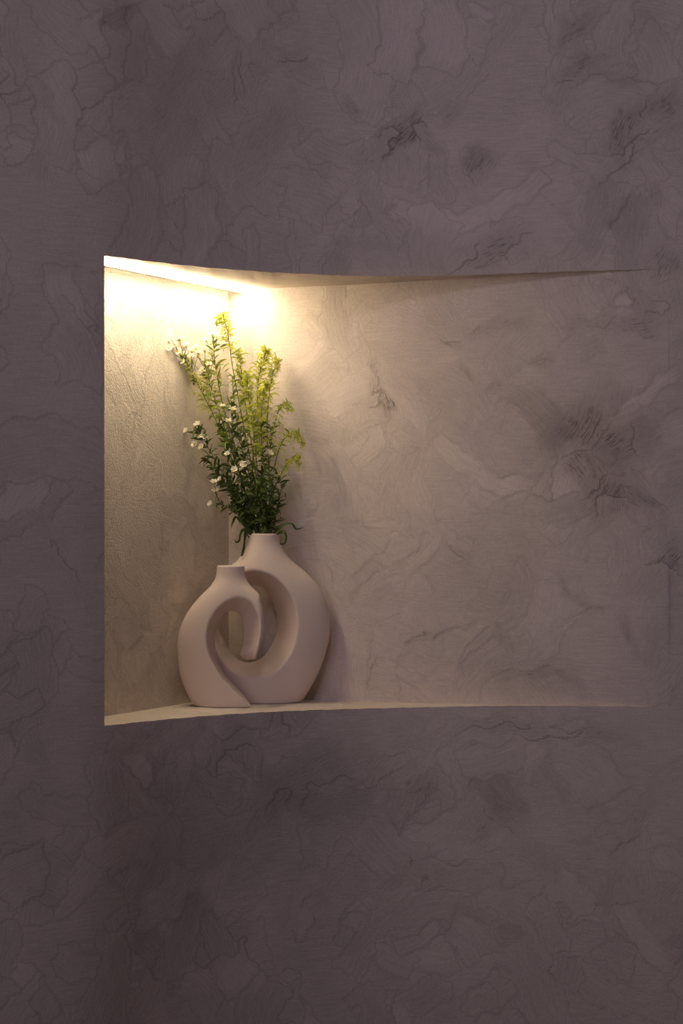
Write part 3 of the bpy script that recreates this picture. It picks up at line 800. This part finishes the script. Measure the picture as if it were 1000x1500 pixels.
# willow-like leafy stems
leafy = [
 ('dark leafy stem arching out towards the side wall below the daisies', [(374, 781), (350, 735), (322, 700), (303, 672)], -.02, 'dark_leaf', 34, 1.0),
 ('dark leafy stem under the low daisy sprig, leaves curled at the tip', [(376, 781), (354, 745), (333, 712), (316, 700)], .0, 'dark_leaf', 30, 1.0),
 ('dense dark green stem rising from the left of the vase mouth', [(378, 781), (360, 740), (340, 700), (330, 650), (324, 620)], .01, 'dark_leaf', 42, 1.0),
 ('tall mid-green leafy stem behind the daisies', [(382, 781), (366, 700), (350, 640), (342, 580), (340, 550)], .02, 'mid_leaf', 34, .9),
 ('dense dark green stem in the heart of the bouquet', [(386, 781), (370, 730), (358, 680), (352, 630)], -.03, 'dark_leaf', 44, 1.05),
 ('mid-green leafy stem with one broad bright leaf at the front', [(388, 781), (378, 730), (370, 690), (372, 640), (370, 600)], -.035, 'mid_leaf', 32, 1.0),
 ('dark stem with long narrow leaves under the bushy plume', [(391, 781), (385, 720), (384, 670), (382, 620)], .01, 'dark_leaf', 40, 1.0),
 ('dark straight stem under the narrow plume', [(394, 781), (394, 720), (395, 670), (397, 625)], .0, 'dark_leaf', 30, .85),
 ('curly dark leafy stem nearest the back wall, just above the vase mouth', [(398, 781), (404, 750), (411, 720), (410, 695)], -.01, 'dark_leaf', 26, .9),
 ('short dark stem with crinkled leaves over the front rim of the vase', [(390, 781), (388, 755), (382, 728), (376, 705)], -.03, 'dark_leaf', 36, 1.0),
 ('short dark bushy stem at the side-wall edge of the vase mouth', [(377, 781), (364, 760), (350, 742), (342, 722)], -.02, 'dark_leaf', 30, .95),
 ('short mid-green stem beside the crinkled one at the vase mouth', [(394, 781), (398, 752), (400, 722), (396, 695)], -.025, 'dark_leaf', 30, .95),
]
for lab, path, dD, lm, nl, ls in leafy:
    sprig('leafy_stem', lab, path, dD, 'l', lm, nl, ls * .78, .04, cat='leafy stem')

# long wavy leaves hanging over the vase rim
def long_leaf(label, pts, wd, dD):
    ps = [P(x, y, DL + dD * min(1, i)) for i, (x, y) in enumerate(pts)]
    ps[0] = Vector((cxL + max(-.8, min(.8, (pts[0][0] - 387) / 22.0)) * rL, DL + (.45 * rL if dD > 0 else -.45 * rL), ztL - .004))
    sp = spline(ps, 6); base = sp[0].copy()
    V, Fc = [], []
    n = len(sp)
    for i, p in enumerate(sp):
        q = i / (n - 1); d = (sp[min(i + 1, n - 1)] - sp[max(0, i - 1)]).normalized()
        tw = .7 * math.sin(q * 5 + wd * 900)
        a = d.cross(Vector((0, 1, 0))).normalized(); b = d.cross(a).normalized(); s = a * math.cos(tw) + b * math.sin(tw); nn = d.cross(s)
        h = wd * 1.55 * min(1, .2 + q * 3.2) * max(.03, 1 - q) ** .75 * (1 + .25 * math.sin(q * 11))
        for k, u in ((-1, .25), (0, 0), (1, .25)): V.append(tuple(p - base + s * h * k + nn * h * u))
    for i in range(n - 1):
        a = i * 3; Fc += [[a, a + 3, a + 4, a + 1], [a + 1, a + 4, a + 5, a + 2]]
    root = bpy.data.objects.new('leafy_stem', None); C.objects.link(root); root.location = base
    root['label'] = label; root['category'] = 'leafy stem'
    me = bpy.data.meshes.new('leaf'); me.from_pydata(V, [], Fc); me.update()
    for p in me.polygons: p.use_smooth = True
    link('leaf', me, M['dark_leaf'], root)
    V, Fc = [], []; tube(V, Fc, [Vector((0, 0, -.03)), Vector((0, 0, -.012)), Vector((0, 0, 0)) + (sp[1] - base) * .5], .0011, .0008)
    me = bpy.data.meshes.new('stem'); me.from_pydata(V, [], Fc); me.update(); link('stem', me, M['stem'], root)
    return root
long_leaf('single long wavy leaf reaching sideways from the vase mouth over the back wall', [(401, 781), (410, 772), (426, 767), (434, 775), (445, 772)], .0026, -.02)
long_leaf('curled leaf hanging down outside the vase neck on the back-wall side', [(405, 781), (414, 779), (419, 786), (417, 795), (411, 797), (410, 790)], .0024, -.022)
long_leaf('longest leaf hanging straight down outside the vase neck on the side-wall side', [(370, 781), (361, 779), (358, 790), (357, 802), (354, 814), (352, 812)], .0030, -.022)
long_leaf('short hooked leaf hanging beside the longest hanging leaf', [(369, 781), (358, 776), (352, 782), (350, 792), (345, 794), (344, 789)], .0024, -.025)
long_leaf('drooping leaf on the side-wall side, above the vase neck', [(369, 781), (358, 768), (346, 757), (341, 765), (338, 776)], .0028, -.02)
